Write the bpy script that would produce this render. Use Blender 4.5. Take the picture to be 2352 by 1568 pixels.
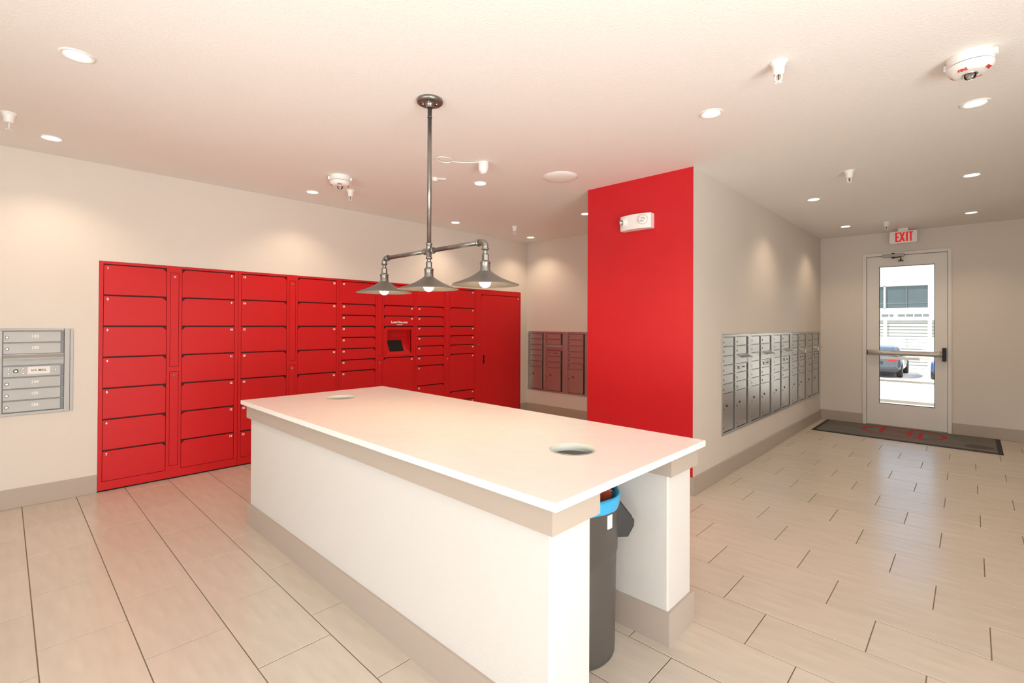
import bpy, bmesh, math, random
from mathutils import Vector, Matrix
from math import sin, cos, pi, radians

for o in list(bpy.data.objects):
    bpy.data.objects.remove(o)
SC = bpy.context.scene
COL = SC.collection
random.seed(7)

# ------------------------------------------------------------------ camera
F_PX, CX, CY, W_PX, H_PX = 1112.42, 1176.0, 738.73, 2352, 1568
YAW, PITCH, ROLL = radians(43.5925), radians(0.32466), radians(0.26947)
CAM = Vector((0, 0, 1.42))
_f = Vector((cos(YAW) * cos(PITCH), sin(YAW) * cos(PITCH), sin(PITCH)))
_r = Vector((sin(YAW), -cos(YAW), 0))
_u = _r.cross(_f)
R2 = cos(ROLL) * _r + sin(ROLL) * _u
U2 = cos(ROLL) * _u - sin(ROLL) * _r
cd = bpy.data.cameras.new('camera')
cd.sensor_width = 36
cd.lens = F_PX / W_PX * 36
cd.shift_y = (CY - H_PX / 2) / W_PX
cd.clip_start = 0.05
cam = bpy.data.objects.new('camera', cd)
COL.objects.link(cam)
cam.matrix_world = Matrix(((R2.x, U2.x, -_f.x, CAM.x), (R2.y, U2.y, -_f.y, CAM.y), (R2.z, U2.z, -_f.z, CAM.z), (0, 0, 0, 1)))
SC.camera = cam


def project(p):
    d = Vector(p) - CAM
    z = d.dot(_f)
    if z < 0.05:
        return None
    return CX + F_PX * d.dot(R2) / z, CY - F_PX * d.dot(U2) / z


# ------------------------------------------------------------------ world, sun, added fill lights, exposure
SC.view_settings.view_transform = 'Standard'
SC.view_settings.look = 'None'
SC.view_settings.gamma = 1.0
SC.view_settings.use_curve_mapping = False
SC.view_settings.exposure = 0.0
SC.cycles.max_bounces = 5
SC.cycles.diffuse_bounces = 4
SC.cycles.glossy_bounces = 3
SC.cycles.transmission_bounces = 3
SC.cycles.transparent_max_bounces = 6
SC.cycles.sample_clamp_indirect = 6.0

world = bpy.data.worlds.new('sky')
SC.world = world
world.use_nodes = True
wn = world.node_tree.nodes
wl = world.node_tree.links
sky = wn.new('ShaderNodeTexSky')
sky.sky_type = 'NISHITA'
world.cycles.sampling_method = 'NONE'
sky.sun_disc = False
sky.sun_elevation = radians(52)
sky.sun_rotation = radians(200)
sky.dust_density = 3.0
wl.new(sky.outputs[0], wn['Background'].inputs[0])
wn['Background'].inputs[1].default_value = 0.5

sd = bpy.data.lights.new('sun', 'SUN')
sd.energy = 12.0
sd.angle = radians(0.6)
sd.color = (1.0, 0.96, 0.9)
sun = bpy.data.objects.new('sun', sd)
COL.objects.link(sun)
sun.rotation_euler = Vector((-0.30, 0.48, 0.82)).to_track_quat('Z', 'Y').to_euler()


def area(name, loc, aim, sx, sy, power, color):
    a = bpy.data.lights.new(name, 'AREA')
    a.shape = 'RECTANGLE'
    a.size, a.size_y = sx, sy
    a.energy = power
    a.color = color
    o = bpy.data.objects.new(name, a)
    COL.objects.link(o)
    o.location = loc
    o.rotation_euler = (-Vector(aim)).to_track_quat('Z', 'Y').to_euler()
    return o


FILL_COLOR = (0.965, 0.962, 0.985)
# added fill lights, tilted up through the two unseen windows to brighten the ceiling
area('fill_rear', (-3.55, 0.55, 0.45), (1, 0, 1.5), 4.2, 2.2, 320, FILL_COLOR)
area('fill_side', (-0.15, -3.15, 0.45), (0, 1, 1.5), 3.6, 2.2, 575, FILL_COLOR)


# ------------------------------------------------------------------ materials
def srgb(r, g, b):
    def c(v):
        v /= 255.0
        return v / 12.92 if v <= 0.04045 else ((v + 0.055) / 1.055) ** 2.4
    return (c(r), c(g), c(b), 1.0)


MATS = {}


def mat(name, color, rough=0.5, metal=0.0, bump=0.0, bscale=200.0, var=0.0, vscale=6.0, spec=0.5, emit=None, estr=0.0, objvar=0.0, stretch=None, rvar=0.0, coat=0.0, detail=3.0):
    m = bpy.data.materials.new(name)
    m.use_nodes = True
    nt = m.node_tree
    N, L = nt.nodes, nt.links
    b = N['Principled BSDF']
    b.inputs['Base Color'].default_value = color
    b.inputs['Roughness'].default_value = rough
    b.inputs['Metallic'].default_value = metal
    b.inputs['Specular IOR Level'].default_value = spec
    b.inputs['Coat Weight'].default_value = coat
    tc = N.new('ShaderNodeTexCoord')
    src = tc.outputs['Object']
    if stretch:
        mp = N.new('ShaderNodeMapping')
        mp.inputs['Scale'].default_value = stretch
        L.new(src, mp.inputs[0])
        src = mp.outputs[0]
    col = None
    if var > 0:
        n = N.new('ShaderNodeTexNoise')
        n.inputs['Scale'].default_value = vscale
        n.inputs['Detail'].default_value = 3
        L.new(src, n.inputs['Vector'])
        mx = N.new('ShaderNodeMix')
        mx.data_type = 'RGBA'
        mx.inputs[6].default_value = tuple(c * (1 - var) for c in color[:3]) + (1,)
        mx.inputs[7].default_value = tuple(min(1, c * (1 + var)) for c in color[:3]) + (1,)
        cr = N.new('ShaderNodeMapRange')
        cr.inputs[1].default_value, cr.inputs[2].default_value = 0.3, 0.7
        L.new(n.outputs[0], cr.inputs[0])
        L.new(cr.outputs[0], mx.inputs[0])
        col = mx.outputs[2]
        if rvar > 0:
            rr = N.new('ShaderNodeMapRange')
            rr.inputs[3].default_value, rr.inputs[4].default_value = rough - rvar, rough + rvar
            L.new(n.outputs[0], rr.inputs[0])
            L.new(rr.outputs[0], b.inputs['Roughness'])
    if objvar > 0:
        oi = N.new('ShaderNodeObjectInfo')
        mr = N.new('ShaderNodeMapRange')
        mr.inputs[3].default_value, mr.inputs[4].default_value = 1 - objvar, 1 + objvar
        L.new(oi.outputs['Random'], mr.inputs[0])
        vm = N.new('ShaderNodeVectorMath')
        vm.operation = 'SCALE'
        if col is None:
            vm.inputs[0].default_value = color[:3]
        else:
            L.new(col, vm.inputs[0])
        L.new(mr.outputs[0], vm.inputs['Scale'])
        col = vm.outputs[0]
    if col is not None:
        L.new(col, b.inputs['Base Color'])
    if bump > 0:
        n2 = N.new('ShaderNodeTexNoise')
        n2.inputs['Scale'].default_value = bscale
        n2.inputs['Detail'].default_value = detail
        L.new(tc.outputs['Object'], n2.inputs['Vector'])
        bp = N.new('ShaderNodeBump')
        bp.inputs['Strength'].default_value = bump
        bp.inputs['Distance'].default_value = 0.004
        L.new(n2.outputs[0], bp.inputs['Height'])
        L.new(bp.outputs[0], b.inputs['Normal'])
    if emit:
        b.inputs['Emission Color'].default_value = emit
        b.inputs['Emission Strength'].default_value = estr
        m.cycles.emission_sampling = 'NONE'
    MATS[name] = m
    return m


def glass_mat(name, tint=(0.93, 0.96, 0.95, 1)):
    m = bpy.data.materials.new(name)
    m.use_nodes = True
    nt = m.node_tree
    N, L = nt.nodes, nt.links
    N.remove(N['Principled BSDF'])
    t = N.new('ShaderNodeBsdfTransparent')
    t.inputs[0].default_value = tint
    g = N.new('ShaderNodeBsdfGlossy')
    g.inputs['Roughness'].default_value = 0.02
    fr = N.new('ShaderNodeFresnel')
    fr.inputs[0].default_value = 1.45
    mx = N.new('ShaderNodeMixShader')
    L.new(fr.outputs[0], mx.inputs[0])
    L.new(t.outputs[0], mx.inputs[1])
    L.new(g.outputs[0], mx.inputs[2])
    L.new(mx.outputs[0], N['Material Output'].inputs[0])
    MATS[name] = m


mat('wall', srgb(226, 216, 205), 0.62, bump=0.25, bscale=260, var=0.012, vscale=2.0)
mat('ceiling', srgb(244, 238, 232), 0.75, bump=0.55, bscale=95, detail=5)
mat('red_wall', srgb(205, 18, 30), 0.45, bump=0.15, bscale=240, var=0.02, vscale=2.5)
mat('baseboard', srgb(182, 167, 153), 0.45, bump=0.05, bscale=120)
mat('grout', srgb(122, 103, 86), 0.9, bump=0.2, bscale=300)
mat('tile', srgb(205, 193, 177), 0.24, bump=0.05, bscale=60, var=0.06, vscale=4.0, objvar=0.03, stretch=(5, 1.0, 1), rvar=0.0, detail=2)
mat('locker_red', srgb(205, 25, 28), 0.46, bump=0.06, bscale=700, var=0.02, vscale=1.4, spec=0.3)
mat('locker_dark', srgb(70, 6, 8), 0.6)
mat('print_white', srgb(245, 240, 232), 0.5)
mat('print_black', srgb(30, 30, 30), 0.5)
mat('quartz', srgb(242, 238, 232), 0.22, var=0.018, vscale=14, spec=0.5)
mat('counter_paint', srgb(216, 210, 203), 0.6, bump=0.35, bscale=150)
mat('hole_liner', srgb(228, 230, 218), 0.4)
mat('aluminium', srgb(196, 194, 190), 0.31, metal=0.82, var=0.04, vscale=30, stretch=(1, 1, 12), rvar=0.05)
mat('silver_paint', srgb(178, 176, 173), 0.5, metal=0.25, var=0.03, vscale=30, stretch=(1, 1, 12))
mat('aluminium_dark', srgb(95, 93, 92), 0.4, metal=0.8)
mat('lock_metal', srgb(150, 140, 122), 0.3, metal=0.9)
mat('pipe_metal', srgb(146, 142, 136), 0.32, metal=0.9, var=0.12, vscale=25, rvar=0.08)
mat('shade_metal', srgb(138, 134, 128), 0.45, metal=0.8, var=0.1, vscale=9, rvar=0.08)
mat('chrome', srgb(225, 225, 225), 0.12, metal=1.0)
mat('white_plastic', srgb(244, 241, 236), 0.4)
mat('white_lamp_trim', srgb(240, 235, 228), 0.45)
mat('fire_red', srgb(205, 40, 36), 0.5)
mat('exit_red', srgb(226, 24, 20), 0.5, emit=srgb(255, 30, 22), estr=0.25)
mat('door_paint', srgb(232, 226, 218), 0.42, var=0.02, vscale=4)
mat('black_rubber', srgb(28, 27, 26), 0.55)
mat('mat_grey', srgb(112, 105, 98), 0.9, bump=0.9, bscale=170, var=0.12, vscale=5)
mat('mat_rubber', srgb(38, 35, 32), 0.7)
mat('mat_red', srgb(178, 42, 48), 0.9, bump=0.5, bscale=170)
mat('mat_stain', srgb(88, 79, 70), 0.95, bump=0.5, bscale=170)
mat('screen_black', srgb(14, 14, 14), 0.18)
mat('bin_grey', srgb(84, 78, 72), 0.42, bump=0.06, bscale=400)
mat('bin_black', srgb(34, 32, 30), 0.38)
mat('bag_blue', srgb(60, 172, 224), 0.35, bump=0.35, bscale=40)
mat('paper_white', srgb(235, 228, 220), 0.6)
mat('paper_red', srgb(196, 84, 60), 0.45, var=0.3, vscale=30)
mat('paper_dark', srgb(60, 46, 44), 0.5, var=0.3, vscale=30)
mat('closer_metal', srgb(158, 152, 142), 0.4, metal=0.7)
mat('bar_satin', srgb(206, 199, 190), 0.35, metal=0.35)
mat('dark_metal', srgb(60, 56, 52), 0.45, metal=0.6)
mat('concrete', srgb(214, 208, 198), 0.9, bump=0.2, bscale=80, var=0.04, vscale=3)
mat('asphalt', srgb(196, 192, 186), 0.95, bump=0.3, bscale=60, var=0.05, vscale=2)
mat('siding', srgb(232, 230, 224), 0.7)
mat('garage_panel', srgb(166, 164, 156), 0.6)
mat('window_dark', srgb(70, 82, 88), 0.08, spec=0.8)
mat('lite_grey', srgb(104, 108, 108), 0.4)
mat('roofing', srgb(120, 110, 100), 0.9)
mat('rail_paint', srgb(120, 112, 100), 0.5)
mat('car_silver', srgb(78, 84, 92), 0.25, metal=0.4, coat=0.6)
mat('car_blue', srgb(40, 88, 150), 0.25, metal=0.3, coat=0.6)
mat('car_glass', srgb(60, 74, 86), 0.06, spec=0.8)
mat('car_trim', srgb(42, 42, 44), 0.5)
mat('tail_red', srgb(196, 24, 26), 0.2)
mat('tyre', srgb(26, 26, 27), 0.8)
mat('rim', srgb(160, 162, 165), 0.35, metal=0.8)
WARM = (1.0, 0.72, 0.42, 1)
mat('lamp_disc', (1, 1, 1, 1), 0.5, emit=(1.0, 0.86, 0.66, 1), estr=9.0)
mat('bulb_glow', (1, 1, 1, 1), 0.4, emit=(1.0, 0.82, 0.58, 1), estr=14.0)
glass_mat('glass')
glass_mat('strobe_glass', (0.95, 0.95, 0.95, 1))


# ------------------------------------------------------------------ mesh helpers
class MB:
    def __init__(s):
        s.v, s.f, s.mi, s.sm = [], [], [], []

    def face(s, idx, m=0, smooth=False):
        s.f.append(tuple(idx)); s.mi.append(m); s.sm.append(smooth)

    def box(s, x0, x1, y0, y1, z0, z1, m=0):
        b = len(s.v)
        s.v += [(x0, y0, z0), (x1, y0, z0), (x1, y1, z0), (x0, y1, z0), (x0, y0, z1), (x1, y0, z1), (x1, y1, z1), (x0, y1, z1)]
        for q in ((0, 3, 2, 1), (4, 5, 6, 7), (0, 1, 5, 4), (1, 2, 6, 5), (2, 3, 7, 6), (3, 0, 4, 7)):
            s.face([b + i for i in q], m)
        return s

    def prism(s, poly, a0, a1, axis='y', m=0):
        """poly = list of 2D points; extruded along axis. axis y: (x,z); axis x: (y,z); axis z: (x,y)"""
        b = len(s.v); n = len(poly)
        for a in (a0, a1):
            for p, q in poly:
                s.v.append({'y': (p, a, q), 'x': (a, p, q), 'z': (p, q, a)}[axis])
        s.face([b + i for i in range(n)], m)
        s.face([b + n + i for i in reversed(range(n))], m)
        for i in range(n):
            j = (i + 1) % n
            s.face([b + j, b + i, b + n + i, b + n + j], m)
        return s

    def lathe(s, prof, c=(0, 0, 0), n=32, m=0, axis='z', cap=(False, False), sharp=True):
        """prof = list of (r, h)"""
        for k in range(len(prof) - 1):
            b = len(s.v)
            for (r, h) in prof[k:k + 2]:
                for i in range(n):
                    a = 2 * pi * i / n
                    p = (r * cos(a), r * sin(a), h)
                    if axis == 'x':
                        p = (h, p[0], p[1])
                    elif axis == 'y':
                        p = (p[0], h, p[1])
                    s.v.append((c[0] + p[0], c[1] + p[1], c[2] + p[2]))
            for i in range(n):
                j = (i + 1) % n
                s.face([b + i, b + j, b + n + j, b + n + i], m, True)
            if k == 0 and cap[0]:
                s.face([b + i for i in reversed(range(n))], m)
            if k == len(prof) - 2 and cap[1]:
                s.face([b + n + i for i in range(n)], m)
        return s

    def cyl(s, r, h0, h1, c=(0, 0, 0), n=24, m=0, axis='z'):
        return s.lathe([(r, h0), (r, h1)], c, n, m, axis, (True, True))

    def tube(s, pts, r, n=12, m=0, closed=False):
        P = [Vector(p) for p in pts]
        b = len(s.v); k = len(P)
        prev = None
        for i, p in enumerate(P):
            if closed:
                t = P[(i + 1) % k] - P[i - 1]
            else:
                t = P[min(i + 1, k - 1)] - P[max(i - 1, 0)]
            t.normalize()
            if prev is None:
                up = Vector((0, 0, 1)) if abs(t.z) < 0.9 else Vector((1, 0, 0))
                a = t.cross(up).normalized()
            else:
                a = (prev - t * prev.dot(t)).normalized()
            prev = a
            bb = t.cross(a)
            rr = r[i] if isinstance(r, (list, tuple)) else r
            for j in range(n):
                q = p + rr * (cos(2 * pi * j / n) * a + sin(2 * pi * j / n) * bb)
                s.v.append(tuple(q))
        for i in range(k if closed else k - 1):
            i2 = (i + 1) % k
            for j in range(n):
                j2 = (j + 1) % n
                s.face([b + i * n + j, b + i * n + j2, b + i2 * n + j2, b + i2 * n + j], m, True)
        if not closed:
            s.face([b + j for j in reversed(range(n))], m)
            s.face([b + (k - 1) * n + j for j in range(n)], m)
        return s

    def mesh(s, name):
        me = bpy.data.meshes.new(name)
        me.from_pydata(s.v, [], s.f)
        me.polygons.foreach_set('material_index', s.mi)
        me.polygons.foreach_set('use_smooth', s.sm)
        bm = bmesh.new(); bm.from_mesh(me)
        bmesh.ops.remove_doubles(bm, verts=bm.verts, dist=1e-6)
        bmesh.ops.recalc_face_normals(bm, faces=bm.faces)
        bm.to_mesh(me); bm.free()
        return me


def obj(name, mb, m, parent=None, loc=(0, 0, 0), rot=(0, 0, 0), bevel=0.0, seg=2, label=None):
    me = mb.mesh(name) if isinstance(mb, MB) else mb
    mats = m if isinstance(m, (list, tuple)) else [m]
    if len(me.materials) == 0:
        for k in mats:
            me.materials.append(MATS[k])
    o = bpy.data.objects.new(name, me)
    COL.objects.link(o)
    o.location = loc
    o.rotation_euler = rot
    if parent:
        o.parent = parent
    if bevel > 0:
        bv = o.modifiers.new('bevel', 'BEVEL')
        bv.width = bevel; bv.segments = seg; bv.limit_method = 'ANGLE'; bv.angle_limit = radians(50)
    if label:
        o['label'] = label
    return o


def thing(name, label, cat, loc=(0, 0, 0), rz=0.0, group=None):
    o = bpy.data.objects.new(name, None)
    o.empty_display_size = 0.1
    COL.objects.link(o)
    o.location = loc
    o.rotation_euler = (0, 0, rz)
    o['label'] = label; o['category'] = cat
    if group:
        o['group'] = group
    return o


def tag(o, label, cat, group=None):
    o['label'] = label; o['category'] = cat
    if group:
        o['group'] = group
    return o


def struct(o, label=None, cat=None):
    o['kind'] = 'structure'
    if label:
        o['label'] = label
    if cat:
        o['category'] = cat
    return o


def copy_tree(o, parent=None):
    c = o.copy()
    COL.objects.link(c)
    if parent:
        c.parent = parent
    for ch in list(o.children):
        copy_tree(ch, c)
    return c


TEXT_CACHE = {}


def text_mesh(body, size, extrude=0.0006, align='CENTER', bold=0.0, xscale=1.0):
    key = (body, size, extrude, align, bold, xscale)
    if key in TEXT_CACHE:
        return TEXT_CACHE[key]
    cu = bpy.data.curves.new('txt', 'FONT')
    cu.body = body
    cu.size = size
    cu.extrude = extrude
    cu.offset = bold
    cu.resolution_u = 3
    cu.align_x = align
    cu.align_y = 'CENTER'
    t = bpy.data.objects.new('txt', cu)
    COL.objects.link(t)
    bpy.context.view_layer.update()
    me = bpy.data.meshes.new_from_object(t.evaluated_get(bpy.context.evaluated_depsgraph_get()))
    bpy.data.objects.remove(t)
    bpy.data.curves.remove(cu)
    for v in me.vertices:
        v.co.x *= xscale
    me.materials.clear()
    TEXT_CACHE[key] = me
    return me


def text(name, body, size, m, parent, loc, rot=(pi / 2, 0, 0), **k):
    me = text_mesh(body, size, **k)
    return obj(name, me, m, parent, loc, rot)


def wall_panel(u0, u1, z0, z1, holes, t):
    """wall in local x (u) / z, from y=0 (front, facing -y) to y=t, with rectangular holes (u0,u1,z0,z1)"""
    us = sorted({u0, u1, *[h[0] for h in holes], *[h[1] for h in holes]})
    zs = sorted({z0, z1, *[h[2] for h in holes], *[h[3] for h in holes]})
    us = [u for u in us if u0 <= u <= u1]; zs = [z for z in zs if z0 <= z <= z1]
    nu, nz = len(us) - 1, len(zs) - 1

    def solid(i, j):
        if i < 0 or j < 0 or i >= nu or j >= nz:
            return False
        cu, cz = (us[i] + us[i + 1]) / 2, (zs[j] + zs[j + 1]) / 2
        return not any(h[0] < cu < h[1] and h[2] < cz < h[3] for h in holes)
    mb = MB()

    def quad(a, b, c, d):
        k = len(mb.v); mb.v += [a, b, c, d]; mb.face((k, k + 1, k + 2, k + 3))
    for i in range(nu):
        for j in range(nz):
            if not solid(i, j):
                continue
            a, b, c, d = us[i], us[i + 1], zs[j], zs[j + 1]
            quad((a, 0, c), (b, 0, c), (b, 0, d), (a, 0, d))
            quad((b, t, c), (a, t, c), (a, t, d), (b, t, d))
            if not solid(i - 1, j): quad((a, t, c), (a, 0, c), (a, 0, d), (a, t, d))
            if not solid(i + 1, j): quad((b, 0, c), (b, t, c), (b, t, d), (b, 0, d))
            if not solid(i, j - 1): quad((a, t, c), (b, t, c), (b, 0, c), (a, 0, c))
            if not solid(i, j + 1): quad((a, 0, d), (b, 0, d), (b, t, d), (a, t, d))
    return mb


# ------------------------------------------------------------------ room shell
CEIL = 2.752
YL, YC, XR, XE, XB, YB = 5.303, 1.696, 3.979, 8.653, 5.925, 2.760
XREAR, YSIDE = -2.45, -2.05
LK0, LK1, LKH = 0.550, 5.766, 1.940
WT = 0.14

# floor base (grout bed) and separate tiles
fl = MB()
fl.box(XREAR - WT, XE + 0.1, YSIDE - WT, YL + 0.2, -0.12, -0.0018)
floor = struct(obj('floor', fl, 'grout'), 'beige rectangular porcelain tile floor with thin grout joints', 'floor')

TX0, TPX, TPY, GAP = 0.109, 0.3118, 0.6030, 0.0042


def tile_mesh(w, l):
    mb = MB(); c = 0.0012
    for z, d in ((-0.010, 0), (-0.0012, 0), (0.0, c)):
        mb.v += [(d, d, z), (w - d, d, z), (w - d, l - d, z), (d, l - d, z)]
    for k in (0, 4):
        for i in range(4):
            j = (i + 1) % 4
            mb.face((k + i, k + j, k + 4 + j, k + 4 + i))
    mb.face((8, 9, 10, 11))
    mb.face((3, 2, 1, 0))
    return mb


FULL = tile_mesh(TPX - GAP, TPY - GAP).mesh('tile')
FULL.materials.append(MATS['tile'])
tiles = []
k0 = int(math.floor((XREAR - TX0) / TPX)); k1 = int(math.ceil((XE - TX0) / TPX))
for k in range(k0, k1):
    xa, xb = TX0 + k * TPX, TX0 + (k + 1) * TPX
    off = 0.517 + 0.0032 * k + (k % 3) * TPY / 3
    n0 = int(math.floor((YSIDE - off) / TPY)) - 1
    for n in range(n0, n0 + 16):
        ya, yb = off + n * TPY, off + (n + 1) * TPY
        rects = [(max(xa, XREAR), min(xb, XE), max(ya, YSIDE), min(yb, YL))]
        a, b, c, d = rects[0]
        if b - a < 0.02 or d - c < 0.02:
            continue
        # cut at the solid wall block between the corridor and the alcove
        if b > XR and d > YC and c < YB:
            nr = []
            if a < XR - 0.02:
                nr.append((a, XR, c, d))
            if c < YC - 0.02:
                nr.append((max(a, XR), b, c, YC))
            if d > YB + 0.02 and a < XB:
                nr.append((max(a, XR), min(b, XB), YB, d))
            rects = nr
        elif a > XB and c > YC:
            continue
        elif b > XB and c >= YB - 0.01:
            rects = [(a, XB, c, d)]
        for (a, b, c, d) in rects:
            if b - a < 0.02 or d - c < 0.02:
                continue
            pts = [project((p, q, 0)) for p, q in ((a, c), (b, c), (b, d), (a, d), ((a + b) / 2, (c + d) / 2))]
            score = 0
            if all(pts):
                xs = [p[0] for p in pts]; ys = [p[1] for p in pts]
                if max(xs) > 0 and min(xs) < W_PX and max(ys) > 0 and min(ys) < H_PX:
                    score = abs(sum(pts[i][0] * pts[(i + 1) % 4][1] - pts[(i + 1) % 4][0] * pts[i][1] for i in range(4))) / 2
            else:
                fr = [p for p in pts if p]
                if any(0 < p[0] < W_PX and 0 < p[1] < H_PX for p in fr):
                    score = 1e4
            # hidden behind the block: not in the photograph
            if a > XR and c > YC and b <= XB and d < YB + 0.9 and a > 4.6:
                score *= 0.01
            tiles.append((score, a, b, c, d))
tiles.sort(reverse=True)
rest = MB()
for i, (sc, a, b, c, d) in enumerate(tiles):
    w, l = b - a, d - c
    if i < 280 and sc > 0:
        if abs(w - TPX) < 1e-4 and abs(l - TPY) < 1e-4:
            me = FULL
        else:
            me = tile_mesh(max(w - GAP, 0.01), max(l - GAP, 0.01))
        o = obj('tile', me, 'tile', floor, (a + GAP / 2, c + GAP / 2, random.uniform(-0.0005, 0.0004)))
    else:
        t = tile_mesh(max(w - GAP, 0.01), max(l - GAP, 0.01))
        base = len(rest.v)
        rest.v += [(x + a + GAP / 2, y + c + GAP / 2, z) for x, y, z in t.v]
        for f in t.f:
            rest.face([base + q for q in f])
ro = obj('tile_field', rest, 'tile', floor)
ro['kind'] = 'stuff'

ce = MB().box(XREAR - 3.2, XE + 0.35, YSIDE - 3.2, YL + 0.35, CEIL, CEIL + 0.25)  # overhang past the window walls is added to keep sun off the windows
ceiling = struct(obj('ceiling', ce, 'ceiling'), 'textured off-white ceiling with recessed lights', 'ceiling')

# mailbox layout numbers
MB_W, MB_H, MB_Z = 0.795, 0.945, 0.390
RM0, RMN = 4.607, 5
LM = (-0.402, 0.395, 0.706, 1.370)

wl_ = wall_panel(XREAR, XB + WT, 0, CEIL, [(LK0, LK1, 0, LKH), (LM[0] + .012, LM[1] - .012, LM[2] + .012, LM[3] - .012)], WT)
struct(obj('wall_left', wl_, 'wall', loc=(0, YL, 0)), 'long beige wall around the red lockers', 'wall')
w = wall_panel(-(YL), -(YB), 0, CEIL, [(-5.275 + .012, -5.275 + 2 * MB_W - .012, MB_Z - .024 + .012, MB_Z - .024 + MB_H - .012)], WT)
struct(obj('wall_back', w, 'wall', loc=(XB, 0, 0), rot=(0, 0, -pi / 2)), 'beige alcove wall above and below the grey mailboxes', 'wall')
w = wall_panel(XR + 0.12, XE, 0, CEIL, [(RM0 + .012, RM0 + RMN * MB_W - .012, MB_Z + .012, MB_Z + MB_H - .012)], WT)
struct(obj('wall_corridor', w, 'wall', loc=(0, YC, 0)), 'beige corridor wall holding the long row of mailboxes', 'wall')
rw = MB().box(XR, XR + 0.12, YC, YB, 0, CEIL)
rwo = obj('wall_red', rw, ['red_wall', 'wall'])
for p in rwo.data.polygons:
    p.material_index = 0 if p.normal.x < -0.5 else 1
struct(rwo, 'bright red painted wall end behind the white counter', 'wall')
struct(obj('wall_alcove', MB().box(XR + 0.12, XB, YB - 0.12, YB, 0, CEIL), 'wall'), 'beige wall on the hidden side of the red wall end', 'wall')
DY0, DY1, DZ1 = 0.203, 1.166, 2.465
w = wall_panel(-YC, -YSIDE, 0, CEIL, [(-DY1 + 0.004, -DY0 - 0.004, 0, DZ1 - 0.004)], WT)
struct(obj('wall_exit', w, 'wall', loc=(XE, 0, 0), rot=(0, 0, -pi / 2)), 'beige end wall with the glazed exit door', 'wall')
w = wall_panel(-XE - WT, -XREAR + WT, 0, CEIL, [(-1.6, 1.9, 0.25, 2.30)], WT)
struct(obj('wall_right', w, 'wall', loc=(0, YSIDE, 0), rot=(0, 0, pi)), 'beige wall on the camera side with a wide added window', 'wall')
w = wall_panel(YSIDE, YL, 0, CEIL, [(-1.45, 2.55, 0.25, 2.30)], WT)
struct(obj('wall_rear', w, 'wall', loc=(XREAR, 0, 0), rot=(0, 0, pi / 2)), 'beige wall behind the camera with a wide added window', 'wall')


def window(name, loc, rz, u0, u1, z0, z1, n, label):
    t = struct(thing(name, label, 'window', loc, rz))
    fr = MB(); s = 0.05
    fr.box(u0, u1, .03, .10, z0, z0 + s); fr.box(u0, u1, .03, .10, z1 - s, z1)
    fr.box(u0, u0 + s, .03, .10, z0 + s, z1 - s); fr.box(u1 - s, u1, .03, .10, z0 + s, z1 - s)
    obj('window_frame', fr, 'door_paint', t)
    ww = (u1 - u0 - 2 * s) / n
    for i in range(n):
        a = u0 + s + i * ww
        pm = MB()
        pm.v += [(a + .015, .063, z0 + s), (a + ww - .015, .063, z0 + s), (a + ww - .015, .063, z1 - s), (a + .015, .063, z1 - s)]
        pm.face((0, 1, 2, 3))
        obj('pane', pm, 'glass', t)
        if i:
            obj('mullion', MB().box(a - .015, a + .015, .03, .10, z0 + s, z1 - s), 'door_paint', t)
    return t


window('added_window_1', (XREAR, 0, 0), pi / 2, -1.45, 2.55, 0.25, 2.30, 4, 'wide four pane window added to the wall behind the camera')  # unseen window, added as the opening for the rear fill light
window('added_window_2', (0, YSIDE, 0), pi, -1.6, 1.9, 0.25, 2.30, 3, 'wide three pane window added to the camera side wall')  # unseen as well, added to let the side fill light in

# baseboards
BH, BT = 0.150, 0.013


def baseboard(name, boxes, label):
    mb = MB()
    for b in boxes:
        mb.box(*b)
    struct(obj(name, mb, 'baseboard', bevel=0.003), label, 'baseboard')


baseboard('baseboard_left', [(XREAR, LK0 - 0.004, YL - BT, YL, 0, BH), (LK1 + 0.004, XB - BT, YL - BT, YL, 0, BH)], 'grey baseboard along the locker wall')
baseboard('baseboard_back', [(XB - BT, XB, YB, YL, 0, BH)], 'grey baseboard under the alcove mailboxes')
baseboard('baseboard_red', [(XR - BT, XR, YC - BT, YB + BT, 0, BH)], 'grey baseboard at the foot of the red wall end')
baseboard('baseboard_corridor', [(XR, XE - BT, YC - BT, YC, 0, BH)], 'grey baseboard under the long corridor mailboxes')
baseboard('baseboard_exit', [(XE - BT, XE, DY1 + 0.002, YC, 0, BH), (XE - BT, XE, YSIDE, DY0 - 0.002, 0, BH)], 'grey baseboard either side of the exit door')


# ------------------------------------------------------------------ red parcel lockers
G0 = 0.082
ROW = 0.2621


def zr(halves):
    """z of a boundary counted in half rows from the top"""
    return 1.917 - halves * ROW / 2


DOOR_CACHE = {}


def locker_door(parent, x0, x1, zt, zb, chamfer, num, right):
    h = round(zt - zb - 0.013, 4); wd = round(x1 - x0 - 0.006, 4)
    key = (h, wd, chamfer)
    if key not in DOOR_CACHE:
        c = 0.027
        if chamfer == 'r':
            poly = [(0, 0), (wd, 0), (wd, h - c), (wd - c, h), (0, h)]
        elif chamfer == 'l':
            poly = [(0, 0), (wd, 0), (wd, h), (c, h), (0, h - c)]
        else:
            poly = [(0, 0), (wd, 0), (wd, h), (0, h)]
        me = MB().prism(poly, -0.007, 0.010, 'y').mesh('door')
        me.materials.append(MATS['locker_red'])
        DOOR_CACHE[key] = me
    d = obj('door', DOOR_CACHE[key], 'locker_red', parent, (x0 + 0.003, 0, zb + 0.003), bevel=0.0012, seg=1)
    if num:
        nx = wd - 0.026 if right else 0.026
        text('number', str(num), 0.026, 'print_white', d, (nx, -0.0073, h - 0.026), bold=0.0012)
    return d


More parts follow.
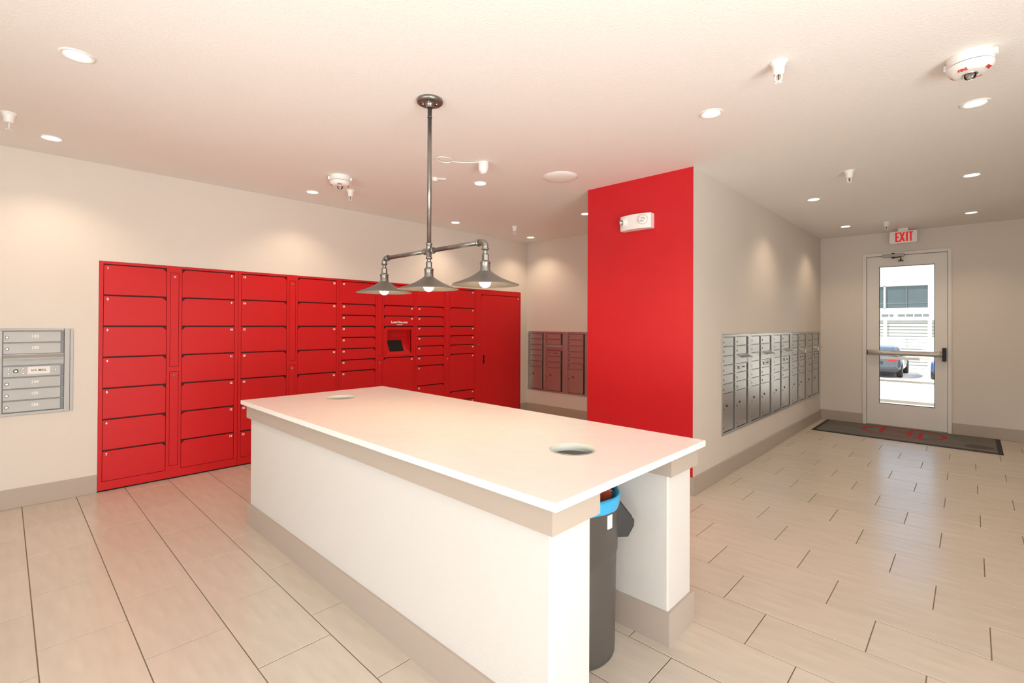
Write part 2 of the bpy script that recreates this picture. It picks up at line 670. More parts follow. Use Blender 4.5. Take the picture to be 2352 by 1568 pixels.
def locker_module(x0, wdt, left, right, label):
    t = thing('parcel_locker', label, 'locker', (x0, YL, 0))
    a0, a1, s0, s1, b0, b1 = 0.028, 0.472, 0.499, 0.562, 0.586, 1.030
    fr = MB()
    Y0, Y1 = -0.007, 0.018
    fr.box(0.0015, a0, Y0, Y1, 0.012, LKH - 0.003)
    fr.box(b1, wdt - 0.0015, Y0, Y1, 0.012, LKH - 0.003)
    for (p, q) in ((a0, a1), (b0, b1)):
        fr.box(p, q, Y0, Y1, 1.917, LKH - 0.003)
        fr.box(p, q, Y0, Y1, 0.012, G0)
    fr.box(a1, s0 - 0.003, Y0, Y1, 0.012, LKH - 0.003)
    fr.box(s1 + 0.003, b0, Y0, Y1, 0.012, LKH - 0.003)
    for (p, q) in ((0.012, 0.118), (0.977, 1.020), (1.878, LKH - 0.003)):
        fr.box(s0 - 0.003, s1 + 0.003, Y0, Y1, p, q)
    obj('frame', fr, 'locker_red', t)
    obj('carcass', MB().box(0.002, wdt - 0.002, 0.018, 0.13, 0.002, LKH - 0.004), 'locker_dark', t)
    for (p, q) in ((0.121, 0.974), (1.023, 1.875)):
        sp = obj('service_panel', MB().box(s0, s1, -0.0066, 0.012, p, q), 'locker_red', t)
        obj('lock', MB().cyl(0.010, -0.011, -0.0066, ((s0 + s1) / 2, 0, q - 0.033), 16, axis='y'), 'chrome', sp)
    for (cols, p, q, ch, rt) in ((left, a0, a1, 'r', False), (right, b0, b1, 'l', True)):
        for (h0, h1, num) in cols:
            if num == 'kiosk':
                continue
            locker_door(t, p, q, zr(h0), zr(h1), ch, num, rt)
    return t


def full(n0):
    return [(2 * i, 2 * i + 2, n0 + i) for i in range(7)]


MW = 1.0605
locker_module(LK0, MW, full(1), full(8), 'red parcel locker bank with doors numbered 1 to 14, nearest the small wall mailbox')
locker_module(LK0 + MW, MW, full(15), full(22), 'red parcel locker bank with doors 15 to 28, second from the left')
m3 = locker_module(LK0 + 2 * MW, MW, [(0, 2, 29)] + [(2 + i, 3 + i, 30 + i) for i in range(6)] + [(8, 11, 36), (11, 14, 37)],
                   [(0, 2, 38), (2, 3, 39), (3, 4, 40), (4, 7, 'kiosk'), (7, 11, 41), (11, 12, 42), (12, 14, 43)],
                   'red parcel locker bank with the recessed black touch screen')
locker_module(LK0 + 3 * MW, MW, [(0, 2, 44)] + [(2 + i, 3 + i, 45 + i) for i in range(6)] + [(8, 10, 51), (10, 12, 52), (12, 14, 53)],
              [(0, 2, 54), (2, 4, 55), (4, 5, 56), (5, 6, 57), (6, 7, 58), (7, 11, 59), (11, 12, 60), (12, 14, 61)],
              'red parcel locker bank between the touch screen bank and the tall door')

# kiosk panel in module 3
kx0, kx1, kz0, kz1 = 0.586 + .003, 1.030 - .003, zr(7) + 0.003, zr(4) - 0.010
ox0, ox1, oz0, oz1 = kx0 + 0.046, kx1 - 0.036, kz0 + 0.030, kz1 - 0.036
pn = MB()
c = 0.027
pn.box(kx0, ox0, -0.007, 0.010, kz0, oz1)
pn.box(ox1, kx1, -0.007, 0.010, kz0, oz1)
pn.box(ox0, ox1, -0.007, 0.010, kz0, oz0)
pn.prism([(kx0, oz1), (kx1, oz1), (kx1, kz1), (kx0 + c, kz1), (kx0, kz1 - c)], -0.007, 0.010, 'y')
kp = obj('kiosk_panel', pn, 'locker_red', m3)
dp = 0.105
zs = oz0 + 0.225
hs = MB()
v = [(ox0, -0.006, oz0), (ox1, -0.006, oz0), (ox1, dp, zs), (ox0, dp, zs), (ox1, dp, oz1), (ox0, dp, oz1), (ox0, -0.006, oz1), (ox1, -0.006, oz1)]
hs.v += v
for q in ((0, 1, 2, 3), (3, 2, 4, 5), (5, 4, 7, 6), (0, 3, 5, 6), (1, 7, 4, 2)):
    hs.face(q)
obj('kiosk_recess', hs, 'locker_red', kp)
# cut-away carcass for this bank so the recess is open
for ch in m3.children:
    if ch.name.startswith('carcass'):
        nb = MB()
        nb.box(0.002, ox0 - .002, 0.018, 0.13, 0.002, LKH - 0.004)
        nb.box(ox1 + .002, MW - 0.002, 0.018, 0.13, 0.002, LKH - 0.004)
        nb.box(ox0 - .002, ox1 + .002, 0.018, 0.13, 0.002, oz0 - .002)
        nb.box(ox0 - .002, ox1 + .002, 0.018, 0.13, oz1 + .002, LKH - 0.004)
        ch.data = nb.mesh('carcass'); ch.data.materials.append(MATS['locker_dark'])
sl = Vector((0, dp + 0.006, zs - oz0)); L_ = sl.length; ang = math.atan2(dp + 0.006, zs - oz0)
scm = MB().box(0, 0.205, -0.006, 0.002, 0, 0.155)
so = obj('touch_screen', scm, 'screen_black', kp, (ox0 + 0.050, -0.006 + sin(ang) * 0.045, oz0 + cos(ang) * 0.045), (-ang, 0, 0), bevel=0.002, label='black glass touch screen')
text('brand_lettering', 'LuxerOne.com', 0.040, 'print_white', m3, (0.811, -0.0073, 1.443), bold=0.0012)
obj('lettering_underline', MB().box(0.772, 0.856, -0.0079, -0.0069, 1.408, 1.413), 'print_white', m3)

# last module: tall single door
X5 = LK0 + 4 * MW
W5 = LK1 - X5
t = thing('parcel_locker', 'red parcel locker with one tall door, beside the alcove corner', 'locker', (X5, YL, 0))
d0, d1 = 4.905 - X5, 5.737 - X5
fr = MB()
fr.box(0.0015, d0, -0.007, 0.018, 0.012, LKH - .003)
fr.box(d1, W5 - .0015, -0.007, 0.018, 0.012, LKH - .003)
fr.box(d0, d1, -0.007, 0.018, 1.866, LKH - .003)
fr.box(d0, d1, -0.007, 0.018, 0.012, 0.098)
obj('frame', fr, 'locker_red', t)
obj('carcass', MB().box(0.002, W5 - .002, 0.018, 0.13, 0.002, LKH - .004), 'locker_dark', t)
hh, ww = 1.866 - 0.098 - 0.012, d1 - d0 - 0.006
dmb = MB().prism([(0, 0), (ww, 0), (ww, hh), (0.03, hh), (0, hh - 0.03)], -0.007, 0.010, 'y')
d = obj('door', dmb, 'locker_red', t, (d0 + .003, 0, 0.101), bevel=0.0012, seg=1)
text('number', '62', 0.026, 'print_white', d, (ww - 0.028, -0.0073, hh - 0.028), bold=0.0012)
obj('handle_slot', MB().box(0.030, 0.058, -0.0085, -0.006, 0.733, 0.862), 'screen_black', d, label='black recessed handle')
sp = obj('lock_plate', MB().box(4.822 - X5, 4.866 - X5, -0.009, -0.006, 1.085, 1.155), 'locker_red', t)
obj('lock', MB().cyl(0.010, -0.014, -0.009, (4.844 - X5, 0, 1.120), 16, axis='y'), 'chrome', sp)


# ------------------------------------------------------------------ wall mailboxes
def mailbox_unit(label, loc, rz, H, ztop, rowsL, rowsR, dims, rh=0.0885, numbers=None, group=None, plate='aluminium', body='aluminium'):
    """rows: list of (kind, n_rows). ztop = top of door field relative to base."""
    t = thing('mailbox_unit', label, 'mailbox', loc, rz, group)
    W, la0, la1, post0, post1, rb0, rb1, fr0 = dims
    fr = MB()
    zb = ztop - rh * sum(n for _, n in rowsR)
    fr.box(0, la0, -0.010, 0.03, 0, H); fr.box(fr0, W - 0.022, -0.010, 0.03, 0, H)
    fr.box(W - 0.020, W, -0.010, 0.03, 0, H)
    fr.box(la0, fr0, -0.010, 0.03, ztop + .002, H)
    fr.box(la0, fr0, -0.010, 0.03, 0, zb - .006)
    fr.box(post0, post1, -0.009, 0.03, zb - .006, ztop + .002)
    obj('frame', fr, body, t, bevel=0.0015, seg=1)
    bk = MB().box(la0, fr0, 0.012, 0.06, zb - .006, ztop + .002)
    bk.box(W - 0.022, W - 0.020, 0.0, 0.03, 0.01, H - .01)
    obj('back_plate', bk, 'aluminium_dark', t)
    ni = 0
    for (rows, x0, x1, gx) in ((rowsL, la0, la1, post0), (rowsR, rb0, rb1, fr0)):
        z = ztop
        for kind, n in rows:
            zt, z = z, z - rh * n
            hgt = zt - z
            if kind == 'hood':
                p = obj('slot_panel', MB().box(x0, gx - .002, -0.004, 0.008, z + .002, zt - .002), body, t)
                hd = MB().prism([(0.004, zt - .004), (-0.058, zt - .030), (-0.060, zt - .038), (-0.054, zt - .038), (-0.004, zt - .020), (0.004, zt - .020)], x0 + .002, gx - .004, 'x')
                obj('slot_hood', hd, body, p)
                continue
            nm = {'d': 'mail_door', 'p': 'parcel_door', 'm': 'master_door'}[kind]
            me = MB().box(0, x1 - x0 - .002, -0.004, 0.008, 0, hgt - .008)
            dd = obj(nm, me, body, t, (x0 + .001, 0, z + .002), (random.uniform(-.006, .006), 0, random.uniform(-.006, .006)), bevel=0.0012, seg=1)
            obj('hinge_lip', MB().box(-0.001, gx - x0 - .004, -0.013, 0.010, hgt - .0050, hgt - .0020), body, dd)
            if kind == 'd':
                lk = MB().lathe([(0.011, -0.0045), (0.011, -0.009), (0.007, -0.010)], (0.020, 0, hgt * 0.42), 16, axis='y', cap=(False, True))
                lk.box(0.0185, 0.0215, -0.0108, -0.0098, hgt * 0.42 - .005, hgt * 0.42 + .005)
                obj('lock', lk, 'lock_metal', dd)
                if numbers and rows is rowsR:
                    text('door_number', numbers[ni], 0.028, 'print_white', dd, (0.172, -0.0045, hgt * 0.5), bold=0.0012)
                    ni += 1
            elif kind == 'p':
                for (lx, lz, r) in ((0.098, 0.66, 0.011), (0.022, 0.58, 0.010), (0.022, 0.10, 0.007)):
                    obj('lock', MB().cyl(r, -0.010, -0.004, (lx, 0, hgt * lz), 14, axis='y'), 'black_rubber' if lx > .05 else 'lock_metal', dd)
            else:
                obj('lock', MB().lathe([(0.015, -0.004), (0.014, -0.010), (0.007, -0.013)], (0.068, 0, hgt * .5), 18, axis='y', cap=(False, True)), 'lock_metal', dd)
                for (lx, lz) in ((0.03, .3), (0.03, .7), (0.107, .3), (0.107, .7), (0.288, .5)):
                    obj('rivet', MB().lathe([(0.0055, -0.004), (0.004, -0.0065)], (lx, 0, hgt * lz), 10, axis='y', cap=(False, True)), 'lock_metal', dd)
                pl = obj('label_plate', MB().box(0.132, 0.258, -0.0065, -0.004, hgt * .2, hgt * .83), plate, dd)
                text('lettering', 'U.S. MAIL', 0.021, 'print_black', dd, (0.195, -0.0068, hgt * .515), bold=0.0003)
    return t


DIM = (MB_W, .022, .300, .335, .375, .377, .675, .715)
RL = [('d', 1)] * 6 + [('p', 4.08)]
RR = [('d', 1)] * 2 + [('hood', 1), ('m', 1)] + [('d', 1)] * 2 + [('p', 4.08)]
where = ['nearest the red wall end', 'second from the red wall end', 'in the middle of the row of five', 'second from the exit door corner', 'in the corner nearest the exit door']
for i in range(RMN):
    mailbox_unit('brushed metal mailbox unit on the corridor wall, ' + where[i], (RM0 + i * MB_W, YC, MB_Z), 0, MB_H, MB_H - 0.024, RL, RR, DIM, group='corridor mailbox units', plate='print_white' if i == 1 else 'aluminium')  # white plate on one unit paints in a bright reflection
for i in range(2):
    mailbox_unit(['grey mailbox unit in the alcove beside the lockers', 'grey mailbox unit in the alcove partly hidden by the red wall'][i], (XB, 5.275 - i * MB_W, MB_Z - .024), -pi / 2, MB_H, MB_H - 0.026, RL, RR, DIM, group='alcove mailbox units')
mailbox_unit('small silver mailbox unit numbered 132 to 136, left of the lockers', (LM[0], YL, LM[2]), 0, LM[3] - LM[2], 1.354 - LM[2],
             [('d', 1)] * 7, [('d', 1)] * 2 + [('hood', 1), ('m', 1)] + [('d', 1)] * 3,
             (LM[1] - LM[0], .022, .330, .362, .398, .402, .722, .742), rh=0.0888, numbers=['132', '133', '134', '135', '136'], plate='print_white', body='silver_paint')

# ------------------------------------------------------------------ counter
ZT, ZS = 0.871, 0.842
CX0, CX1, CY0, CY1 = 1.171, 2.321, 0.926, 3.786
ct = thing('parcel_counter', 'white topped counter with two round waste holes in the room centre', 'counter', (0, 0, 0))
HOLES = [(1.738, 1.282, 0.101), (1.742, 3.420, 0.101)]


def slab_with_holes(x0, x1, y0, y1, z0, z1, holes, n=48):
    mb = MB(); S = 0.16
    def q(*p):
        b = len(mb.v); mb.v += list(p); mb.face(range(b, b + len(p)))
    cuts = [y0]
    for (hx, hy, r) in holes:
        cuts += [hy - S, hy + S]
    cuts.append(y1)
    for z, flip in ((z1, False), (z0, True)):
        for i in range(0, len(cuts), 2):
            q((x0, cuts[i], z), (x1, cuts[i], z), (x1, cuts[i + 1], z), (x0, cuts[i + 1], z))
        for (hx, hy, r) in holes:
            q((x0, hy - S, z), (hx - S, hy - S, z), (hx - S, hy + S, z), (x0, hy + S, z))
            q((hx + S, hy - S, z), (x1, hy - S, z), (x1, hy + S, z), (hx + S, hy + S, z))
            for k in range(n):
                A = []
                for kk in (k, k + 1):
                    a = 2 * pi * kk / n + pi / 4
                    c_, s_ = cos(a), sin(a)
                    m_ = max(abs(c_), abs(s_))
                    A.append(((hx + r * c_, hy + r * s_, z), (hx + S * c_ / m_, hy + S * s_ / m_, z)))
                q(A[0][0], A[0][1], A[1][1], A[1][0])
    for (hx, hy, r) in holes:
        for k in range(n):
            a, b = 2 * pi * k / n + pi / 4, 2 * pi * (k + 1) / n + pi / 4
            q((hx + r * cos(a), hy + r * sin(a), z0), (hx + r * cos(b), hy + r * sin(b), z0), (hx + r * cos(b), hy + r * sin(b), z1), (hx + r * cos(a), hy + r * sin(a), z1))
    ys = cuts
    for i in range(len(ys) - 1):
        q((x0, ys[i], z0), (x0, ys[i + 1], z0), (x0, ys[i + 1], z1), (x0, ys[i], z1))
        q((x1, ys[i], z0), (x1, ys[i + 1], z0), (x1, ys[i + 1], z1), (x1, ys[i], z1))
    q((x0, y0, z0), (x1, y0, z0), (x1, y0, z1), (x0, y0, z1))
    q((x0, y1, z0), (x1, y1, z0), (x1, y1, z1), (x0, y1, z1))
    return mb


top = obj('countertop', slab_with_holes(CX0, CX1, CY0, CY1, ZS, ZT, HOLES), 'quartz', ct, bevel=0.003, label='glossy white quartz countertop')
for (hx, hy, r) in HOLES:
    lm_ = MB().lathe([(r + .004, ZT + .0015), (r - .0025, ZT + .0015), (r - .0025, ZS - 0.002), (r + .002, ZS - .002)], (hx, hy, 0), 48)
    obj('hole_liner', lm_, 'hole_liner', top)
for nm, xa, xb in (('front_panel', 1.216, 1.442), ('rear_panel', 2.046, 2.282)):
    obj(nm, MB().box(xa, xb, 0.984, 3.708, 0.0, ZS), 'counter_paint', ct, bevel=0.006)
    ap = MB(); e = 0.022
    xo, xi = xa - e, xb + e
    ap.box(xo, xa, 0.984 - e - .004, 3.708 + e, 0.752, ZS)
    ap.box(xb, xi, 0.984 - e - .004, 3.708 + e, 0.752, ZS)
    ap.box(xa, xb, 0.984 - e - .004, 0.984, 0.752, ZS)
    ap.box(xa, xb, 3.708, 3.708 + e, 0.752, ZS)
    obj('apron', ap, 'baseboard', ct)
    sk = MB(); e = 0.014
    sk.box(xa - e, xa, 0.984 - e, 3.708 + 2 * e, 0.0, 0.147)
    sk.box(xb, xb + e, 0.984 - e, 3.708 + 2 * e, 0.0, 0.147)
    sk.box(xa, xb, 0.984 - e, 0.984, 0.0, 0.147)
    sk.box(xa, xb, 3.708, 3.708 + 2 * e, 0.0, 0.147)
    obj('skirting', sk, 'baseboard', ct)

# ------------------------------------------------------------------ waste bin under the counter
BX, BY = 1.760, 1.318
bn = thing('waste_bin', 'dark grey round waste bin with blue liner under the counter', 'bin', (BX, BY, 0))
bb = MB().lathe([(0.0, 0.012), (0.192, 0.012), (0.199, 0.0), (0.204, 0.004), (0.205, 0.03), (0.210, 0.40), (0.2115, 0.44), (0.2155, 0.445), (0.218, 0.672), (0.222, 0.677), (0.220, 0.684), (0.211, 0.677), (0.205, 0.40), (0.196, 0.03), (0.0, 0.03)], n=56)
obj('bin_body', bb, 'bin_grey', bn)
lg = MB()
n = 56
prof = [(0.2150, 0.45), (0.2165, 0.60)]
for i, (r, z) in enumerate([(0.2215, 0.632), (0.2245, 0.645), (0.2235, 0.665), (0.227, 0.680), (0.222, 0.692), (0.213, 0.687), (0.206, 0.64), (0.203, 0.52)]):
    for k in range(n):
        a = 2 * pi * k / n
        dr = 0.0022 * sin(7 * a + i) + 0.0012 * sin(17 * a + 2 * i)
        dz = 0.004 * sin(3 * a + .6) if i == 0 else 0.002 * sin(5 * a + i)
        lg.v.append(((r + dr) * cos(a), (r + dr) * sin(a), z + dz))
for i in range(7):
    for k in range(n):
        k2 = (k + 1) % n
        lg.face((i * n + k, i * n + k2, (i + 1) * n + k2, (i + 1) * n + k), 0, True)
obj('liner_bag', lg, 'bag_blue', bn, label='light blue plastic bag folded over the rim')
ha = math.atan2(-0.724, 0.69) + 0.12
hw = 0.055
hm = MB()
hm.prism([(0.205, 0.628), (0.222, 0.634), (0.287, 0.552), (0.285, 0.525), (0.258, 0.478), (0.205, 0.478)], -hw, hw, 'y')
hobj = obj('handle', hm, 'bin_black', bn, rot=(0, 0, ha), bevel=0.004, label='black angular carrying handle')
nv = Vector((0.103, 0, 0.070)).normalized()
hi = MB()
hi.prism([(0.2285, 0.6265), (0.2795, 0.5622), (0.2815, 0.5640), (0.2305, 0.6283)], -hw * .72, hw * .72, 'y')
obj('handle_grip', hi, 'screen_black', hobj)
obj('barcode_sticker', MB().box(-0.016, 0.016, -0.2205, -0.2165, 0.570, 0.627), 'print_white', bn, rot=(0, 0, radians(-2)))
# rubbish in the bin: each a thing
obj_m = obj('magazine', MB().box(-0.045, 0.045, -0.005, 0.005, -0.10, 0.10), ['paper_red'], loc=(1.818, 1.196, 0.600), rot=(radians(-5), radians(7), radians(-57)))
tag(obj_m, 'red covered magazine leaning out of the waste bin', 'magazine')
obj_p = obj('envelope', MB().box(-0.026, 0.026, -0.003, 0.003, -0.10, 0.10), 'paper_white', loc=(1.880, 1.215, 0.598), rot=(radians(-2), radians(-3), radians(-52)))
tag(obj_p, 'cream envelope standing in the waste bin', 'envelope')
obj_p = obj('leaflet', MB().box(-0.022, 0.022, -0.002, 0.002, -0.10, 0.10), 'paper_dark', loc=(1.922, 1.268, 0.602), rot=(radians(-2), radians(-3), radians(-50)))
tag(obj_p, 'dark printed leaflet at the right edge inside the waste bin', 'leaflet')


# ------------------------------------------------------------------ pendant lamp
PX, PYC, PZ = 1.740, 2.340, 1.854
pd = thing('pendant_lamp', 'three shade pipe pendant lamp hanging over the counter', 'lamp', (PX, PYC, CEIL))
zc = PZ - CEIL
obj('canopy', MB().lathe([(0.0, 0.0), (0.076, 0.0), (0.078, -0.006), (0.077, -0.017), (0.070, -0.022), (0.052, -0.024), (0.050, -0.020), (0.030, -0.021), (0.024, -0.03), (0.022, -0.046), (0.014, -0.048)], n=40, cap=(False, False)), 'pipe_metal', pd)
for k in range(4):
    a = pi / 4 + k * pi / 2
    obj('screw', MB().lathe([(0.0045, -0.022), (0.0045, -0.027), (0.002, -0.029)], (0.040 * cos(a), 0.040 * sin(a), 0), 10, cap=(False, True)), 'chrome', pd)
R_P = 0.0128
st = MB().cyl(R_P, zc + 0.02, -0.04, n=20)
st.lathe([(R_P, -0.10), (R_P + .0018, -0.10), (R_P + .0018, -0.104), (R_P, -0.104)], n=20)
obj('stem', st, 'pipe_metal', pd)
cr = MB()
cr.lathe([(R_P, 0.047), (0.0185, 0.047), (0.0195, 0.043), (0.0195, 0.037), (0.0165, 0.034), (0.0165, -0.034), (0.0195, -0.037), (0.0195, -0.043), (0.0185, -0.047), (R_P, -0.047)], (0, 0, zc), 24)
cr.lathe([(R_P, 0.047), (0.0185, 0.047), (0.0195, 0.043), (0.0195, 0.037), (0.0165, 0.034), (0.0165, -0.034), (0.0195, -0.037), (0.0195, -0.043), (0.0185, -0.047), (R_P, -0.047)], (0, 0, zc), 24, axis='y')
obj('cross_fitting', cr, 'pipe_metal', pd)
SPC = 0.4875
for s_ in (-1, 1):
    obj('arm', MB().cyl(R_P, s_ * 0.03 if s_ > 0 else -SPC + .02, SPC - .02 if s_ > 0 else -0.03, (0, 0, zc), 20, axis='y'), 'pipe_metal', pd)
    el = MB()
    pts, rr = [], []
    for k in range(9):
        a = k / 8 * pi / 2
        pts.append((0, s_ * (SPC - 0.026 + 0.026 * sin(a)), zc - 0.026 + 0.026 * cos(a)))
    el.tube([(0, s_ * (SPC - 0.046), zc)] + pts + [(0, s_ * SPC, zc - 0.042)], 0.0165, 20)
    el.lathe([(0.016, 0.0), (0.0200, 0.001), (0.0200, 0.009), (0.016, 0.010)], (0, s_ * (SPC - 0.048) - (0.010 if s_ < 0 else 0) * 0, zc), 20, axis='y')
    el.lathe([(0.016, -0.032), (0.0200, -0.033), (0.0200, -0.041), (0.016, -0.042)], (0, s_ * SPC, zc), 20)
    obj('elbow', el, 'pipe_metal', pd)
# lamp heads
for s_ in (-1, 0, 1):
    y = s_ * SPC
    hd = MB()
    hd.cyl(0.0118, zc - 0.075, zc - 0.03, (0, y, 0), 20)
    hexp = [(0.0185 * cos(pi / 6 * (2 * k + 1)), y + 0.0185 * sin(pi / 6 * (2 * k + 1))) for k in range(6)]
    hd.prism(hexp, zc - 0.100, zc - 0.068, 'z')
    hd.lathe([(0.010, -0.064), (0.0175, -0.065), (0.0185, -0.070), (0.010, -0.072)], (0, y, zc), 24)
    sk_ = obj('stem_nipple', hd, 'pipe_metal', pd)
    so_ = MB().lathe([(0.012, -0.097), (0.0215, -0.100), (0.0270, -0.106), (0.0285, -0.112), (0.0270, -0.116), (0.0262, -0.118), (0.0262, -0.146), (0.0285, -0.150), (0.0290, -0.156), (0.020, -0.157)], (0, y, zc), 28)
    obj('socket', so_, 'pipe_metal', pd)
    sh = MB().lathe([(0.024, -0.150), (0.030, -0.154), (0.045, -0.166), (0.085, -0.190), (0.130, -0.2085), (0.170, -0.2215), (0.1785, -0.2250), (0.1790, -0.2285), (0.1760, -0.2270), (0.130, -0.2115), (0.085, -0.1935), (0.045, -0.170), (0.030, -0.160), (0.024, -0.158)], (0, y, zc), 56)
    obj('shade', sh, 'shade_metal', pd)
    bl = MB()
    br = 0.031
    prof = [(0.013, -0.162), (0.014, -0.178)] + [(br * sin(a), -0.213 - br * -cos(a) * -1 * -1 if False else -0.211 + br * cos(a)) for a in [radians(v) for v in range(30, 181, 15)]]
    prof[-1] = (0.0008, prof[-1][1])
    bl.lathe(prof, (0, y, zc), 28, cap=(True, True))
    obj('bulb', bl, 'bulb_glow', pd, label='glowing round white bulb')
    ld = bpy.data.lights.new('pendant_glow', 'POINT')
    ld.energy = 5.0
    ld.color = WARM[:3]
    ld.shadow_soft_size = 0.03
    lo = bpy.data.objects.new('pendant_glow', ld)
    COL.objects.link(lo)
    lo.parent = pd
    lo.location = (0, y, zc - 0.262)


# ------------------------------------------------------------------ ceiling fixtures
DL = [((0.244, 3.237), 'recessed downlight in the upper left of the ceiling, the largest one in view', 0.071),
      ((0.230, 4.827), 'recessed downlight above the small left mailbox', 0.070),
      ((2.152, 4.848), 'recessed downlight above the second locker bank, left of the fire alarm', 0.070),
      ((3.099, 3.373), 'recessed downlight just right of the pendant stem', 0.070),
      ((4.077, 4.914), 'recessed downlight above the lockers, just right of the pendant stem and near the wall', 0.070),
      ((5.547, 4.895), 'recessed downlight in the alcove corner by the sprinkler', 0.070),
      ((4.811, 3.369), 'recessed downlight half hidden by the top of the red wall end', 0.070),
      ((3.057, 1.190), 'recessed downlight between the red wall end and the nearest sprinkler', 0.070),
      ((3.987, -0.010), 'recessed downlight directly behind the large fire alarm', 0.070),
      ((5.880, 1.216), 'recessed downlight along the corridor wall, halfway to the exit', 0.070),
      ((5.861, 0.008), 'recessed downlight right of the corridor sprinkler, second on the right side', 0.070),
      ((7.762, 1.236), 'recessed downlight by the corridor wall, left of the exit sign', 0.070),
      ((7.785, 0.014), 'recessed downlight right of the exit sign', 0.070)]
DL_POWER = 27.0
ring0 = disc0 = None
for (xy, lab, r) in DL:
    t = thing('downlight', lab, 'light', (xy[0], xy[1], CEIL), group='recessed ceiling downlights')
    sc_ = r / 0.08
    if ring0 is None:
        ring0 = MB().lathe([(0.080, 0.0), (0.079, -0.005), (0.074, -0.006), (0.059, -0.003), (0.057, -0.0005), (0.057, 0.0)], n=40).mesh('trim_ring')
        ring0.materials.append(MATS['white_lamp_trim'])
        disc0 = MB().cyl(0.0565, -0.0018, -0.0004, n=40).mesh('lens')
        disc0.materials.append(MATS['lamp_disc'])
    for nm, me in (('trim_ring', ring0), ('lens', disc0)):
        o = obj(nm, me, 'white_lamp_trim', t)
        o.scale = (sc_, sc_, 1)
    ld = bpy.data.lights.new('downlight_beam', 'SPOT')
    ld.energy = DL_POWER
    ld.color = (1.0, 0.79, 0.58)
    ld.spot_size = radians(122)
    ld.spot_blend = 0.75
    ld.shadow_soft_size = 0.05
    lo = bpy.data.objects.new('downlight_beam', ld)
    COL.objects.link(lo)
    lo.parent = t
    lo.location = (0, 0, -0.012)

SP = [((0.015, 4.450), 95, 'white ceiling sprinkler at the left edge above the small mailbox'),
      ((2.382, 4.504), 95, 'white ceiling sprinkler just behind the left fire alarm'),
      ((2.694, 0.712), 95, 'white ceiling sprinkler nearest the camera, left of the large fire alarm'),
      ((4.995, 0.768), 95, 'white ceiling sprinkler halfway along the corridor ceiling'),
      ((7.751, 0.799), 95, 'white ceiling sprinkler beside the exit sign'),
      ((4.783, 4.513), 95, 'white ceiling sprinkler near the alcove corner')]
proto = None
for (xy, az, lab) in SP:
    if proto is None:
        t = thing('sprinkler', lab, 'sprinkler', (xy[0], xy[1], CEIL), radians(az), 'ceiling sprinklers')
        obj('cup', MB().lathe([(0.0405, 0.0), (0.041, -0.003), (0.037, -0.008), (0.030, -0.020), (0.0265, -0.032), (0.0255, -0.055), (0.0235, -0.062), (0.012, -0.063), (0.0, -0.063)], n=32), 'white_plastic', t)
        fm = MB()
        for s_ in (-1, 1):
            fm.tube([(s_ * 0.010, 0, -0.062), (s_ * 0.0150, 0, -0.070), (s_ * 0.0150, 0, -0.084), (s_ * 0.010, 0, -0.094), (0, 0, -0.098)], 0.0036, 8)
        fm.cyl(0.005, -0.103, -0.093, n=12)
        obj('yoke', fm, 'white_plastic', t)
        obj('bulb_element', MB().cyl(0.0026, -0.096, -0.062, n=10), 'dark_metal', t)
        de = MB()
        de.cyl(0.007, -0.1055, -0.103, n=16)
        for k in range(10):
            a = 2 * pi * k / 10
            de.prism([(0.005 * cos(a - .25), 0.005 * sin(a - .25)), (0.0165 * cos(a - .16), 0.0165 * sin(a - .16)), (0.0165 * cos(a + .16), 0.0165 * sin(a + .16)), (0.005 * cos(a + .25), 0.005 * sin(a + .25))], -0.105, -0.1035, 'z')
        obj('deflector', de, 'white_plastic', t)
        proto = t
    else:
        t = copy_tree(proto)
        t.location = (xy[0], xy[1], CEIL); t.rotation_euler = (0, 0, radians(az)); t['label'] = lab


